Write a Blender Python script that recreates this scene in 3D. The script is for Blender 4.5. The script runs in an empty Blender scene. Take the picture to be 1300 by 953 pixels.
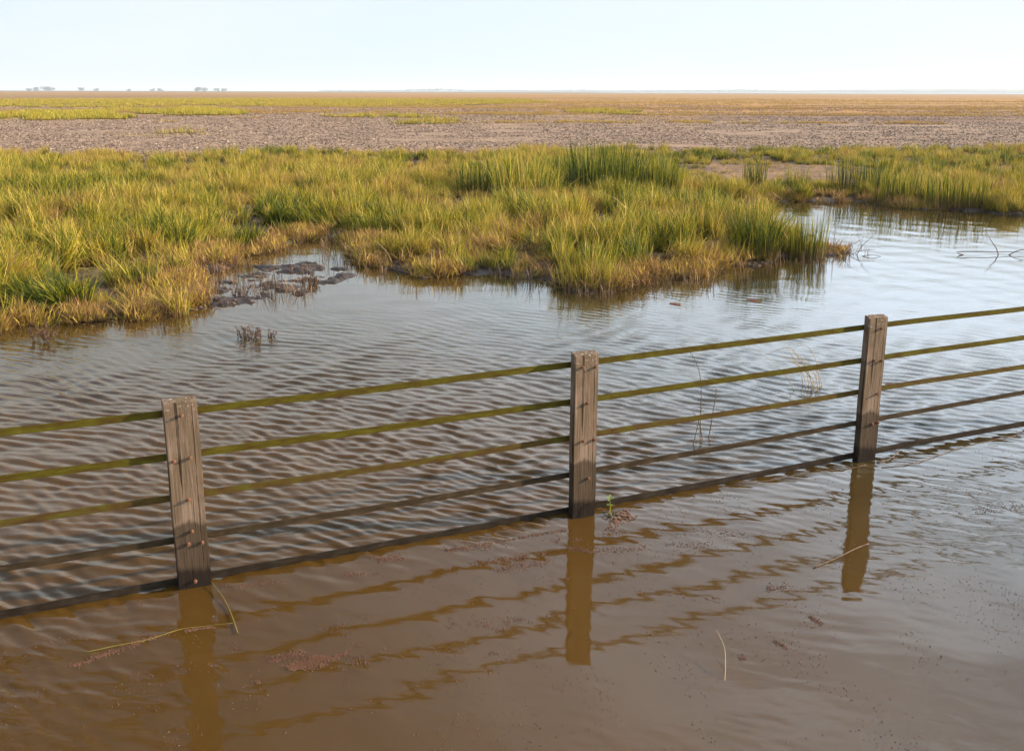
import bpy, bmesh, math, random
import numpy as np
R = math.radians
random.seed(7); rng = np.random.default_rng(11)
SC = bpy.context.scene; COL = SC.collection

# ---------------------------------------------------------------- camera, sky, sun, exposure
H = 2.9; PITCH = R(13.64); ROLL = R(-0.17); F = 1298.0
cam_d = bpy.data.cameras.new('camera'); cam = bpy.data.objects.new('camera', cam_d); COL.objects.link(cam)
cam.location = (0, 0, H)
from mathutils import Matrix, Vector
cam.matrix_world = Matrix.Translation((0, 0, H)) @ Matrix.Rotation(R(90)-PITCH, 4, 'X') @ Matrix.Rotation(-ROLL, 4, 'Z')
cam_d.sensor_fit = 'HORIZONTAL'; cam_d.sensor_width = 36; cam_d.lens = 36*F/1300
cam_d.shift_y = -45/1300
cam_d.clip_start = 0.1; cam_d.clip_end = 40000
SC.camera = cam

SUN_EL = 18.0; SUN_AZ = 7.0          # azimuth counter-clockwise from +X
w = bpy.data.worlds.new('World'); SC.world = w; w.use_nodes = True
nt = w.node_tree; nt.nodes.clear()
N = nt.nodes.new; L = nt.links.new
out = N('ShaderNodeOutputWorld'); bg = N('ShaderNodeBackground'); sky = N('ShaderNodeTexSky')
sky.sky_type = 'NISHITA'; sky.sun_disc = False; sky.sun_elevation = R(SUN_EL); sky.sun_rotation = R(90-SUN_AZ)
sky.altitude = 0; sky.air_density = 1.0; sky.dust_density = 0.8; sky.ozone_density = 1.4
# thin high cloud veil over the blue
tc = N('ShaderNodeTexCoord'); sep = N('ShaderNodeSeparateXYZ'); L(tc.outputs['Generated'], sep.inputs[0])
mp = N('ShaderNodeMapping'); mp.inputs['Scale'].default_value = (1.2, 1.2, 5.0); L(tc.outputs['Generated'], mp.inputs[0])
nz = N('ShaderNodeTexNoise'); nz.inputs['Scale'].default_value = 2.2; nz.inputs['Detail'].default_value = 7; nz.inputs['Roughness'].default_value = .55
L(mp.outputs[0], nz.inputs[0])
def wm(op, a, b=None):
    n = N('ShaderNodeMath'); n.operation = op
    for v, k in ((a, 0), (b, 1)):
        if v is None: continue
        if isinstance(v, (int, float)): n.inputs[k].default_value = v
        else: L(v, n.inputs[k])
    return n.outputs[0]
def wr(v, a, b, c, d, smooth=True):
    n = N('ShaderNodeMapRange'); n.interpolation_type = 'SMOOTHSTEP' if smooth else 'LINEAR'
    for q, k in ((a, 1), (b, 2), (c, 3), (d, 4)): n.inputs[k].default_value = q
    L(v, n.inputs[0]); return n.outputs[0]
def wmix(f, a, b):
    n = N('ShaderNodeMix'); n.data_type = 'RGBA'; L(f, n.inputs[0])
    for v, k in ((a, 6), (b, 7)):
        if isinstance(v, tuple): n.inputs[k].default_value = (*v, 1)
        else: L(v, n.inputs[k])
    return n.outputs[2]
cloud = nz.outputs[0]
zz_ = sep.outputs[2]; xx_ = sep.outputs[0]
# pale haze low over the horizon, a little whiter towards the sun
low = wr(zz_, .28, .46, .97, .06)
side = wr(xx_, -.5, .6, 0.0, 1.0)
hazec = wmix(side, (3.95, 4.62, 5.0), (4.45, 4.9, 5.05))
hazec = wmix(wr(cloud, .40, .72, 0.0, .55), hazec, (4.7, 4.95, 5.1))
c1 = wmix(low, sky.outputs[0], hazec)
# high thin sheet of bright cloud on the sunward side, above what the lens sees
up = wm('MULTIPLY', wr(zz_, .086, .19, 0.0, 1.0), wr(zz_, .55, .85, 1.0, .25))
sh = wm('MULTIPLY', up, wr(xx_, -.30, .40, 0.0, 1.0))
sh = wm('MULTIPLY', sh, wr(cloud, .30, .62, .45, 1.0))
c2 = wmix(sh, c1, (12.5, 14.6, 17.0))
mx = N('ShaderNodeMix'); mx.data_type = 'RGBA'; mx.inputs[0].default_value = 0.0; L(c2, mx.inputs[6])
L(mx.outputs[2], bg.inputs[0]); bg.inputs[1].default_value = 0.10
L(bg.outputs[0], out.inputs[0])

sd = bpy.data.lights.new('sun', 'SUN'); sun = bpy.data.objects.new('sun', sd); COL.objects.link(sun)
sd.energy = 5.0; sd.angle = R(0.53); sd.color = (1.0, 0.80, 0.58)
svec = Vector((math.cos(R(SUN_EL))*math.cos(R(SUN_AZ)), math.cos(R(SUN_EL))*math.sin(R(SUN_AZ)), math.sin(R(SUN_EL))))
sun.rotation_euler = svec.to_track_quat('Z', 'Y').to_euler()
SC.view_settings.view_transform = 'Standard'; SC.view_settings.look = 'None'
SC.view_settings.gamma = 1; SC.view_settings.exposure = 1.0; SC.view_settings.use_curve_mapping = False
SC.render.engine = 'CYCLES'
SC.cycles.volume_bounces = 0; SC.cycles.max_bounces = 6; SC.cycles.transparent_max_bounces = 8

# ---------------------------------------------------------------- helpers
def ray(px, py):
    x = (px-650)/F; y = -(py-431.5)/F
    c, s = math.cos(ROLL), math.sin(ROLL); x, y = c*x-s*y, s*x+c*y
    return np.array([x, math.cos(PITCH)+y*math.sin(PITCH), -math.sin(PITCH)+y*math.cos(PITCH)])
def at(px, py, z=0.0):                 # photo pixel -> real place on the level z
    r = ray(px, py); t = (z-H)/r[2]; return (r[0]*t, r[1]*t)
def tag(o, label=None, cat=None, group=None, kind=None):
    if label: o['label'] = label
    if cat: o['category'] = cat
    if group: o['group'] = group
    if kind: o['kind'] = kind
    return o
def empty(name, loc, label, cat, group=None):
    o = bpy.data.objects.new(name, None); COL.objects.link(o); o.location = loc; o.empty_display_size = .2
    return tag(o, label, cat, group)
def mesh_np(name, verts, faces_flat, loop_counts, mat=None, smooth=True, attrs=None, parent=None, link=True):
    me = bpy.data.meshes.new(name); verts = np.asarray(verts, np.float32)
    me.vertices.add(len(verts)); me.vertices.foreach_set('co', verts.ravel())
    faces_flat = np.asarray(faces_flat, np.int32).ravel(); lc = np.asarray(loop_counts, np.int32)
    me.loops.add(len(faces_flat)); me.loops.foreach_set('vertex_index', faces_flat)
    me.polygons.add(len(lc)); st = np.concatenate([[0], np.cumsum(lc)[:-1]]).astype(np.int32)
    me.polygons.foreach_set('loop_start', st); me.polygons.foreach_set('loop_total', lc)
    me.polygons.foreach_set('use_smooth', np.full(len(lc), smooth))
    me.update(calc_edges=True)
    for k, v in (attrs or {}).items():
        v = np.asarray(v, np.float32)
        if v.ndim == 2: a = me.attributes.new(k, 'FLOAT_COLOR', 'POINT'); a.data.foreach_set('color', np.c_[v, np.ones(len(v), np.float32)].ravel())
        else: a = me.attributes.new(k, 'FLOAT', 'POINT'); a.data.foreach_set('value', v)
    if mat: me.materials.append(mat)
    o = bpy.data.objects.new(name, me)
    if link: COL.objects.link(o)
    if parent: o.parent = parent
    return o
def from_bm(name, bm, mat, parent=None, smooth=False):
    me = bpy.data.meshes.new(name); bm.to_mesh(me); bm.free()
    if smooth: me.polygons.foreach_set('use_smooth', [True]*len(me.polygons))
    me.materials.append(mat); o = bpy.data.objects.new(name, me); COL.objects.link(o)
    if parent: o.parent = parent
    return o
def hash2(i, j, s):
    n = (i.astype(np.int64)*374761393 + j.astype(np.int64)*668265263 + s*1442695041) & 0x7fffffff
    n = ((n ^ (n >> 13))*1274126177) & 0x7fffffff
    return ((n ^ (n >> 16)) & 0xffff)/65535.0
def vnoise(x, y, s=0):
    i = np.floor(x); j = np.floor(y); fx = x-i; fy = y-j; i = i.astype(np.int64); j = j.astype(np.int64)
    fx = fx*fx*(3-2*fx); fy = fy*fy*(3-2*fy)
    a = hash2(i, j, s); b = hash2(i+1, j, s); c = hash2(i, j+1, s); d = hash2(i+1, j+1, s)
    return (a*(1-fx)+b*fx)*(1-fy)+(c*(1-fx)+d*fx)*fy
def fbm(x, y, sc, oc=4, s=0):
    t = 0; a = .5; n = 0
    for k in range(oc):
        t = t+a*vnoise(x/sc*2**k+k*17.3, y/sc*2**k-k*9.1, s+k); n += a; a *= .55
    return t/n
def sstep(a, b, x):
    t = np.clip((x-a)/(b-a), 0, 1); return t*t*(3-2*t)
def poly_sd(P, x, y):                   # signed distance, positive inside
    d = np.full(x.shape, 1e18); ins = np.zeros(x.shape, bool); n = len(P)
    for k in range(n):
        ax, ay = P[k]; bx, by = P[(k+1) % n]
        ex, ey = bx-ax, by-ay; t = np.clip(((x-ax)*ex+(y-ay)*ey)/(ex*ex+ey*ey+1e-12), 0, 1)
        d = np.minimum(d, (x-ax-t*ex)**2+(y-ay-t*ey)**2)
        c = ((ay > y) != (by > y)) & (x < ex*(y-ay)/(ey+1e-12)+ax); ins ^= c
    d = np.sqrt(d); return np.where(ins, d, -d)
def fan(r, th):
    Rr, T = np.meshgrid(r, th, indexing='ij'); x = Rr*np.sin(T); y = Rr*np.cos(T); return x.ravel(), y.ravel()
def grid_faces(nr, nc):
    i = np.arange((nr-1)*nc).reshape(nr-1, nc)[:, :-1].ravel()
    return np.stack([i, i+1, i+1+nc, i+nc], 1)[:, ::-1], np.full(len(i), 4)
def geo_r(a, b, q): return a*q**np.arange(int(math.log(b/a)/math.log(q))+2)

class MT:
    def __init__(s, name, rough=.8, spec=.3):
        s.m = bpy.data.materials.new(name); s.m.use_nodes = True; s.t = s.m.node_tree
        s.b = s.t.nodes['Principled BSDF']; s.b.inputs['Roughness'].default_value = rough; s.b.inputs['Specular IOR Level'].default_value = spec
        s.o = s.t.nodes['Material Output']
    def n(s, ty, **kw):
        n = s.t.nodes.new(ty)
        for k, v in kw.items(): setattr(n, k, v)
        return n
    def l(s, a, b): s.t.links.new(a, b)
    def coord(s, scale=(1, 1, 1), kind='Object'):
        t = s.n('ShaderNodeTexCoord'); m = s.n('ShaderNodeMapping'); m.inputs['Scale'].default_value = scale; s.l(t.outputs[kind], m.inputs[0]); return m.outputs[0]
    def noise(s, co, scale, det=4, ro=.55):
        n = s.n('ShaderNodeTexNoise'); n.inputs['Scale'].default_value = scale; n.inputs['Detail'].default_value = det; n.inputs['Roughness'].default_value = ro
        if co is not None: s.l(co, n.inputs[0])
        return n.outputs[0]
    def ramp(s, fac, stops):
        n = s.n('ShaderNodeValToRGB'); e = n.color_ramp.elements
        while len(e) < len(stops): e.new(.5)
        for q, (p, c) in zip(e, stops): q.position = p; q.color = (*c, 1)
        s.l(fac, n.inputs[0]); return n.outputs[0]
    def mix(s, f, a, b, blend='MIX'):
        n = s.n('ShaderNodeMix', data_type='RGBA', blend_type=blend)
        for v, i in ((f, 0), (a, 6), (b, 7)):
            if isinstance(v, (int, float)): n.inputs[i].default_value = v
            elif isinstance(v, tuple): n.inputs[i].default_value = (*v, 1)
            else: s.l(v, n.inputs[i])
        return n.outputs[2]
    def math(s, op, a, b=0.0, c=None):
        n = s.n('ShaderNodeMath', operation=op)
        for v, i in ((a, 0), (b, 1), (c, 2)):
            if v is None: continue
            if isinstance(v, (int, float)): n.inputs[i].default_value = v
            else: s.l(v, n.inputs[i])
        return n.outputs[0]
    def rng(s, v, a, b, c, d):
        n = s.n('ShaderNodeMapRange')
        for q, i in ((a, 1), (b, 2), (c, 3), (d, 4)): n.inputs[i].default_value = q
        s.l(v, n.inputs[0]); return n.outputs[0]
    def attr(s, name, inst=False):
        n = s.n('ShaderNodeAttribute', attribute_name=name)
        if inst: n.attribute_type = 'INSTANCER'
        return n
    def bump(s, h, strength, dist, normal=None):
        n = s.n('ShaderNodeBump'); n.inputs['Strength'].default_value = strength; n.inputs['Distance'].default_value = dist; s.l(h, n.inputs['Height'])
        if normal is not None: s.l(normal, n.inputs['Normal'])
        s.l(n.outputs[0], s.b.inputs['Normal']); return n.outputs[0]
    def col(s, c):
        if isinstance(c, tuple): s.b.inputs['Base Color'].default_value = (*c, 1)
        else: s.l(c, s.b.inputs['Base Color'])

# ---------------------------------------------------------------- materials
def mat_grass(name, stops, base, base_amt=1.0, instanced=True, trans=.26):
    M = MT(name, .55, .25)
    if instanced: tint = M.attr('tint', True).outputs['Fac']
    else: tint = M.attr('tint').outputs['Fac']
    rnd = M.attr('rnd').outputs['Fac']; ht = M.attr('ht').outputs['Fac']
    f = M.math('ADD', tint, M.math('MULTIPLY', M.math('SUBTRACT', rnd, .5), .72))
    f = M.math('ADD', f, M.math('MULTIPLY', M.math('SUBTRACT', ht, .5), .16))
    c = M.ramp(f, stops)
    k = M.rng(ht, 0.02, .48, base_amt, 0.0)  # brown dead stem bases, darkened further as root shade put into the colour
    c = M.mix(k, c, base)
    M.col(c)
    tr = M.n('ShaderNodeBsdfTranslucent'); M.l(c, tr.inputs[0])
    ms = M.n('ShaderNodeMixShader'); ms.inputs[0].default_value = trans
    M.l(M.b.outputs[0], ms.inputs[1]); M.l(tr.outputs[0], ms.inputs[2]); M.l(ms.outputs[0], M.o.inputs[0])
    return M.m
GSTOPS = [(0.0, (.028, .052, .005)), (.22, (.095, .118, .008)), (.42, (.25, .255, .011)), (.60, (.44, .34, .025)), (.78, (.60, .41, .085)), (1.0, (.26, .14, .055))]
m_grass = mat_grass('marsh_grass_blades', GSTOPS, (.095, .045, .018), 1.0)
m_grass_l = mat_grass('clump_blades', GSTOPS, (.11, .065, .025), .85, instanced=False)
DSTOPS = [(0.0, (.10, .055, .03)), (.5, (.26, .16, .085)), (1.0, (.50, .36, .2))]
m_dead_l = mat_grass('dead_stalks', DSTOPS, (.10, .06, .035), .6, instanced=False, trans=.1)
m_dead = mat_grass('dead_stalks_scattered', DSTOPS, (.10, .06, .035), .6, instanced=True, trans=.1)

def mat_ground():
    M = MT('salt_marsh_ground', .9, .15); c = M.attr('alb').outputs['Color']; wet = M.attr('wet').outputs['Fac']
    co = M.coord()
    n1 = M.noise(co, 3.0, 8, .7); n2 = M.noise(co, .35, 5, .6)
    c = M.mix(1.0, c, M.ramp(n1, [(.25, (.45, .43, .42)), (.5, (.95, .93, .92)), (.75, (1.35, 1.3, 1.22))]), 'MULTIPLY')
    c = M.mix(1.0, c, M.ramp(n2, [(.3, (.75, .75, .78)), (.7, (1.2, 1.16, 1.1))]), 'MULTIPLY')
    M.col(c); M.l(M.rng(wet, 0, 1, .92, .5), M.b.inputs['Roughness'])
    M.l(M.rng(wet, 0, 1, .1, .3), M.b.inputs['Specular IOR Level'])
    M.bump(n1, .8, .05); return M.m
m_ground = mat_ground()

def mat_water():
    M = MT('muddy_water', .035, .5); M.b.inputs['IOR'].default_value = 1.333
    co = M.coord(); n = M.noise(co, .35, 5, .6)
    c = M.ramp(n, [(.3, (.078, .039, .0065)), (.7, (.097, .050, .010))])
    c = M.mix(M.attr('clear').outputs['Fac'], c, (.042, .030, .011))   # clear weights a darker, less brown body colour, rightwards and further out
    M.col(c)
    M.b.inputs['Subsurface Weight'].default_value = 1.0; M.b.inputs['Subsurface Radius'].default_value = (.20, .12, .07); M.b.inputs['Subsurface Scale'].default_value = .5
    co2 = M.coord((1.0, 2.2, 1)); fine = M.noise(co2, 16, 3, .6)
    rp = M.attr('rip').outputs['Fac']
    b = M.n('ShaderNodeBump'); b.inputs['Distance'].default_value = .004; M.l(fine, b.inputs['Height'])
    M.l(M.rng(rp, 0, 1, .04, .38), b.inputs['Strength']); M.l(b.outputs[0], M.b.inputs['Normal'])
    return M.m
m_water = mat_water()

def mat_wood():
    M = MT('weathered_post_timber', .9, .08); co = M.coord((14, 14, .8)); g = M.noise(co, 4.0, 8, .65)
    co1 = M.coord((3, 3, 1.2)); p = M.noise(co1, 2.5, 5, .6)
    c = M.ramp(g, [(.25, (.10, .064, .041)), (.5, (.155, .10, .063)), (.75, (.205, .140, .092))])
    c = M.mix(M.rng(p, .45, .75, 0, .55), c, (.115, .095, .055))
    crk = M.noise(M.coord((30, 30, .55)), 1.6, 3, .5)
    c = M.mix(M.rng(crk, .60, .635, 0, .8), c, (.022, .015, .010))
    c = M.mix(M.rng(p, .55, .40, 0, .35), c, (.30, .225, .165))
    z = M.n('ShaderNodeSeparateXYZ'); tc = M.n('ShaderNodeTexCoord'); M.l(tc.outputs['Object'], z.inputs[0])
    zz = M.math('ADD', z.outputs[2], M.math('MULTIPLY', M.math('SUBTRACT', p, .5), .16))
    wet = M.rng(zz, .42, .395, 0, 1); slime = M.rng(zz, .14, .10, 0, 1)      # old tide mark and the wet foot
    c = M.mix(M.math('MULTIPLY', wet, .78), c, (.040, .027, .016))
    c = M.mix(M.math('MULTIPLY', slime, .85), c, (.016, .012, .010))
    # end grain / bird dirt near the top
    sp = M.noise(M.coord((1, 1, 1)), 60, 2, .5)
    dirt = M.math('MULTIPLY', M.rng(sp, .62, .68, 0, 1), M.rng(z.outputs[2], 1.0, 1.17, 0, 1))
    c = M.mix(M.math('MULTIPLY', dirt, .7), c, (.6, .56, .5))
    M.col(c); M.bump(M.math('SUBTRACT', g, M.rng(crk, .60, .64, 0, 1.2)), .8, .007)
    M.l(M.rng(slime, 0, 1, .85, .35), M.b.inputs['Roughness']); return M.m
m_wood = mat_wood()
def mat_rail(name, stops):
    M = MT(name, .85, .08); co = M.coord((1.5, 1.5, 6)); g = M.noise(co, 5, 8, .7)
    M.col(M.ramp(g, stops)); M.bump(g, .5, .004); return M.m
m_rail_g = mat_rail('algae_green_bar', [(.34, (.055, .024, .008)), (.45, (.062, .044, .006)), (.58, (.078, .066, .006)), (.72, (.13, .085, .02))])
m_rail_m = mat_rail('algae_and_rust_bar', [(.3, (.045, .022, .010)), (.48, (.075, .045, .012)), (.62, (.08, .07, .010)), (.8, (.11, .08, .025))])
m_rail_d = mat_rail('tide_stained_bar', [(.3, (.020, .013, .007)), (.5, (.040, .027, .014)), (.75, (.085, .060, .038))])
m_rail_w = mat_rail('wet_silted_bar', [(.3, (.012, .008, .005)), (.5, (.024, .017, .011)), (.75, (.055, .042, .030))])
def mat_simple(name, a, b, sc=30, rough=.8, bump=.3):
    M = MT(name, rough, .25); n = M.noise(M.coord(), sc, 5, .6); M.col(M.ramp(n, [(.3, a), (.7, b)])); M.bump(n, bump, .003); return M.m
m_bolt = mat_simple('rusty_bolt', (.12, .045, .02), (.30, .15, .085), 80)
m_stick = mat_simple('wet_driftwood', (.07, .045, .03), (.2, .13, .08), 20)
m_twig_pale = mat_simple('pale_stalk', (.30, .22, .13), (.55, .43, .28), 20)
m_floatblade = mat_simple('yellow_floating_blade', (.13, .11, .012), (.26, .19, .04), 12, .4)
m_sprout = mat_simple('sprout_leaf', (.14, .19, .02), (.26, .30, .04), 12, .5)
m_weed = mat_simple('pinkish_water_weed', (.10, .045, .022), (.17, .080, .045), 9, .8)
m_red = mat_simple('reddish_floating_debris', (.15, .065, .038), (.24, .11, .07), 9, .8)
m_fol = mat_simple('tree_foliage', (.045, .07, .03), (.08, .11, .05), .3, .9, 0)
m_bark = mat_simple('tree_bark', (.09, .07, .05), (.16, .12, .09), 1, .9, 0)
def mat_clod():
    M = MT('tide_debris', .95, .1); t = M.attr('tint', True).outputs['Fac']
    M.col(M.ramp(t, [(0, (.05, .034, .028)), (.35, (.14, .095, .068)), (.65, (.27, .19, .14)), (1, (.55, .42, .33))])); return M.m
m_clod = mat_clod()

# ---------------------------------------------------------------- the setting: ground sheet
PX = lambda L_: [at(*q) for q in L_]
SHORE = PX([(-900, 520), (-300, 450), (-60, 430), (0, 421), (50, 409), (110, 405), (165, 398), (200, 402), (232, 397), (258, 384), (262, 366), (245, 352),
            (290, 345), (330, 331), (352, 318), (388, 312), (418, 306), (436, 312), (440, 328), (455, 341), (490, 347), (540, 352), (590, 349), (640, 352),
            (690, 356), (722, 366), (745, 375), (790, 369), (822, 355), (865, 354), (905, 347), (955, 337), (1005, 331), (1055, 324), (1082, 317),
            (1066, 311), (1035, 307), (1000, 300), (965, 290), (940, 277), (950, 263), (978, 255), (1010, 252), (1060, 254), (1100, 253), (1150, 261), (1215, 264), (1260, 268),
            (1310, 270), (1450, 276), (1900, 290)])
BIG = SHORE+[(60, 40), (400, 200), (9000, 2000), (9000, 30000), (-9000, 30000), (-9000, 2000), (-400, 60), (-60, 14)]
POOL1 = PX([(552, 262), (575, 257), (615, 260), (608, 270), (570, 271)])
POOL2 = PX([(1105, 262), (1150, 262), (1165, 268), (1120, 270)])
MUDZ = PX([(238, 398), (255, 362), (285, 345), (330, 335), (400, 332), (448, 338), (468, 350), (440, 364), (405, 376), (330, 390), (270, 396)])
INLET = PX([(262, 390), (270, 352), (305, 328), (345, 317), (385, 306), (434, 300), (446, 322), (456, 345), (430, 372), (300, 395)])
BACKW = PX([(958, 262), (985, 254), (1060, 255), (1110, 258), (1110, 300), (1066, 306), (1010, 292), (975, 280)])
FARB = PX([(-900, 215), (-300, 207), (0, 204), (110, 205), (200, 208), (350, 201), (500, 199), (650, 196), (900, 194), (1100, 191), (1300, 189), (1700, 186)])
def far_edge(x): return np.interp(x, [p[0] for p in FARB], [p[1] for p in FARB])
def land_sd(x, y):
    m = (y < 75)
    d = np.full(x.shape, 60.0)
    xx, yy = x[m], y[m]
    dd = poly_sd(BIG, xx, yy)
    wob = (fbm(xx, yy, 1.3, 3, 5)-.5)*1.25+(fbm(xx, yy, .30, 3, 8)-.5)*.7
    dd = dd+wob
    dd = np.minimum(dd, -poly_sd(POOL1, xx, yy)+wob*.4)
    dd = np.minimum(dd, -poly_sd(INLET, xx, yy)+wob*.3); dd = np.minimum(dd, -poly_sd(BACKW, xx, yy)+wob*.3)
    d[m] = dd; return d
def ground_h(x, y, d=None):
    if d is None: d = land_sd(x, y)
    h = np.where(d > 0, .012+.13*(1-np.exp(-np.maximum(d, 0)/1.1)), np.maximum(-.35, d*.30))
    near = sstep(120, 40, y)
    amp = near*sstep(-1.2, .6, d)
    h = h+amp*((fbm(x, y, .35, 4, 21)-.5)*.09+(fbm(x, y, .09, 2, 22)-.5)*.035)
    h = h+near*sstep(1, 4, d)*(fbm(x, y, 3.0, 3, 30)-.5)*.22
    mz = sstep(-.3, .3, poly_sd(MUDZ, x, y)) if True else 0
    h = np.where(mz > 0, h*(1-mz)+mz*np.maximum(h, ((fbm(x, y, .34, 4, 41)-.54)*.17+(fbm(x, y, .10, 3, 42)-.5)*.05)), h)
    h = h+sstep(50, 200, y)*.05
    return np.where(d > 1.2, np.maximum(h, .035), h)
r = np.concatenate([geo_r(2, 9.5, 1.12)[:-1], geo_r(10, 34, 1.0028), geo_r(34.3, 70, 1.005), geo_r(71, 1000, 1.012), geo_r(1010, 14000, 1.05)])
th = np.concatenate([np.radians(np.arange(-66, -34, .5)), np.radians(np.arange(-34, 34, .1)), np.radians(np.arange(34, 66.1, .5))])
gx, gy = fan(r, th); d = land_sd(gx, gy)
gz = ground_h(gx, gy, d)
# own colours of the ground
def lerp(a, b, t): return a*(1-t[:, None])+b*t[:, None]
C = lambda *c: np.array([c])
fe = far_edge(gx)
alb = np.repeat(C(.095, .062, .042), len(gx), 0)
n = fbm(gx, gy, 1.4, 4, 50)
alb = lerp(alb, C(.19, .125, .07), sstep(.4, .7, n)*sstep(.6, 2, d))            # thatch under the grass
alb = lerp(alb, C(.10, .12, .03), sstep(.48, .66, fbm(gx, gy, 2.2, 3, 51))*sstep(.5, 1.5, d)*.25)
bare = sstep(-1.5, 1.5, gy-fe+(fbm(gx, gy, 4, 3, 52)-.5)*5)
alb = lerp(alb, C(.315, .222, .150), bare)
nb = fbm(gx, gy*1.0, 30, 4, 53)
alb = lerp(alb, C(.23, .145, .105), bare*sstep(.45, .65, nb)*.8)
# orange-brown vegetation further out, reddish near the horizon
px_dist = gy
og = sstep(95, 190, gy+(fbm(gx, gy*.35, 40, 4, 54)-.5)*120)
alb = lerp(alb, C(.36, .24, .10), og*.55)
alb = lerp(alb, C(.50, .255, .060), og*.8*sstep(-90, 50, gx+gy*.15)*(.45+.8*fbm(gx, gy*.2, 25, 3, 57)))
PATCH = [[(-300, 151), (0, 151), (60, 148), (120, 149), (165, 155), (150, 158), (60, 159), (0, 160), (-300, 162)],
         [(-400, 133), (0, 132), (200, 129), (420, 128), (660, 127), (700, 131), (560, 136), (400, 139), (250, 138), (120, 142), (0, 142), (-400, 143)],
         [(205, 144), (250, 142), (310, 146), (300, 151), (215, 150)],
         [(205, 172), (240, 172), (238, 177), (200, 176)],
         [(720, 142), (760, 140), (815, 143), (800, 147), (725, 146)],
         [(510, 157), (580, 156), (575, 161), (505, 161)],
         [(420, 150), (520, 148), (560, 151), (430, 153)],
         [(130, 143), (200, 145), (195, 148), (120, 147)]]
PATCH = [PX(p) for p in PATCH]
PCOL = [C(.46, .38, .035)]*4+[C(.36, .28, .06)]*4
wobx = gx+(fbm(gx, gy, 9, 3, 61)-.5)*9; woby = gy+(fbm(gx, gy, 14, 3, 62)-.5)*22
fm = gy > 60
for P_, c_, st in zip(PATCH, PCOL, (.95, .75, .9, .5, .6, .4, .35, .5)):
    k = np.zeros(len(gx)); k[fm] = sstep(-2, 3, poly_sd(P_, wobx[fm], woby[fm]))
    alb = lerp(alb, c_, k*st*(.6+.4*fbm(gx, gy, 12, 3, 63)))
st1 = fbm(gx*.10, gy, 22, 4, 140); st2 = fbm(gx*.25, gy, 9, 4, 141)
alb = alb*(1+(.9*(st1-.5)+.6*(st2-.5))*sstep(80, 160, gy))[:, None]
alb = lerp(alb, C(.26, .13, .07), sstep(.52, .64, st1)*sstep(100, 200, gy)*.6)
alb = lerp(alb, C(.20, .17, .04), sstep(.56, .70, st2)*sstep(90, 160, gy)*.55)
far = sstep(420, 900, gy)
alb = lerp(alb, C(.40, .19, .075), far*.7)
band = sstep(.5, .66, fbm(gx*.12, gy, 160, 3, 64))*sstep(220, 500, gy)
alb = lerp(alb, C(.36, .25, .06), band*.7)
alb = lerp(alb, C(.12, .11, .055), sstep(1500, 2600, gy)*.8)
BR0 = [PX(p) for p in ([(885, 222), (905, 207), (960, 206), (1060, 214), (1075, 226), (1000, 231), (930, 234)], [(1235, 215), (1275, 212), (1290, 220), (1240, 224)], [(145, 250), (230, 255), (215, 268), (150, 265)])]
for P_ in BR0:
    k = np.zeros(len(gx)); m_ = (gy > 15) & (gy < 60); k[m_] = sstep(-.5, .3, poly_sd(P_, gx[m_], gy[m_])); alb = lerp(alb, C(.30, .195, .115), k*.7)
wet = sstep(.10, .02, gz)*sstep(1.6, .2, d)
alb = alb*(1-.6*wet[:, None])
ff, fc = grid_faces(len(r), len(th))
ground = tag(mesh_np('ground', np.c_[gx, gy, gz], ff, fc, m_ground, True, {'alb': alb, 'wet': wet}), kind='structure')

# distant estuary strip and low hills across it
def sheet(name, pts, z, mat):
    o = mesh_np(name, [(x, y, z) for x, y in pts], [list(range(len(pts)))], [len(pts)], mat, False); tag(o, kind='structure'); return o
M = MT('estuary_water', .25, .5); M.col((.20, .22, .22)); M.bump(M.noise(M.coord((1, 1, 1)), .5, 2), .1, .1); m_sea = M.m
sheet('estuary', [(250, 3300), (5200, 3000), (5200, 7200), (600, 7200)], .25, m_sea)
M = MT('hill_fields', .95, .1); M.col(M.ramp(M.noise(M.coord(), .004, 4), [(.35, (.06, .08, .035)), (.6, (.14, .14, .07))])); m_hill = M.m
hx = np.linspace(-600, 6500, 140); hy = np.linspace(7300, 9600, 20); X, Y = np.meshgrid(hx, hy, indexing='xy')
prof = np.sin(np.pi*(Y-7300)/2300)
HZ = prof*(8+28*sstep(300, 4600, X)+18*(fbm(X.ravel(), Y.ravel(), 900, 4, 71).reshape(X.shape)-.4))*sstep(-600, 1200, X)-1.0
f_, c_ = grid_faces(20, 140)
tag(mesh_np('hills', np.c_[X.ravel(), Y.ravel(), HZ.ravel()], f_[:, ::-1], c_, m_hill), kind='structure')

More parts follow.
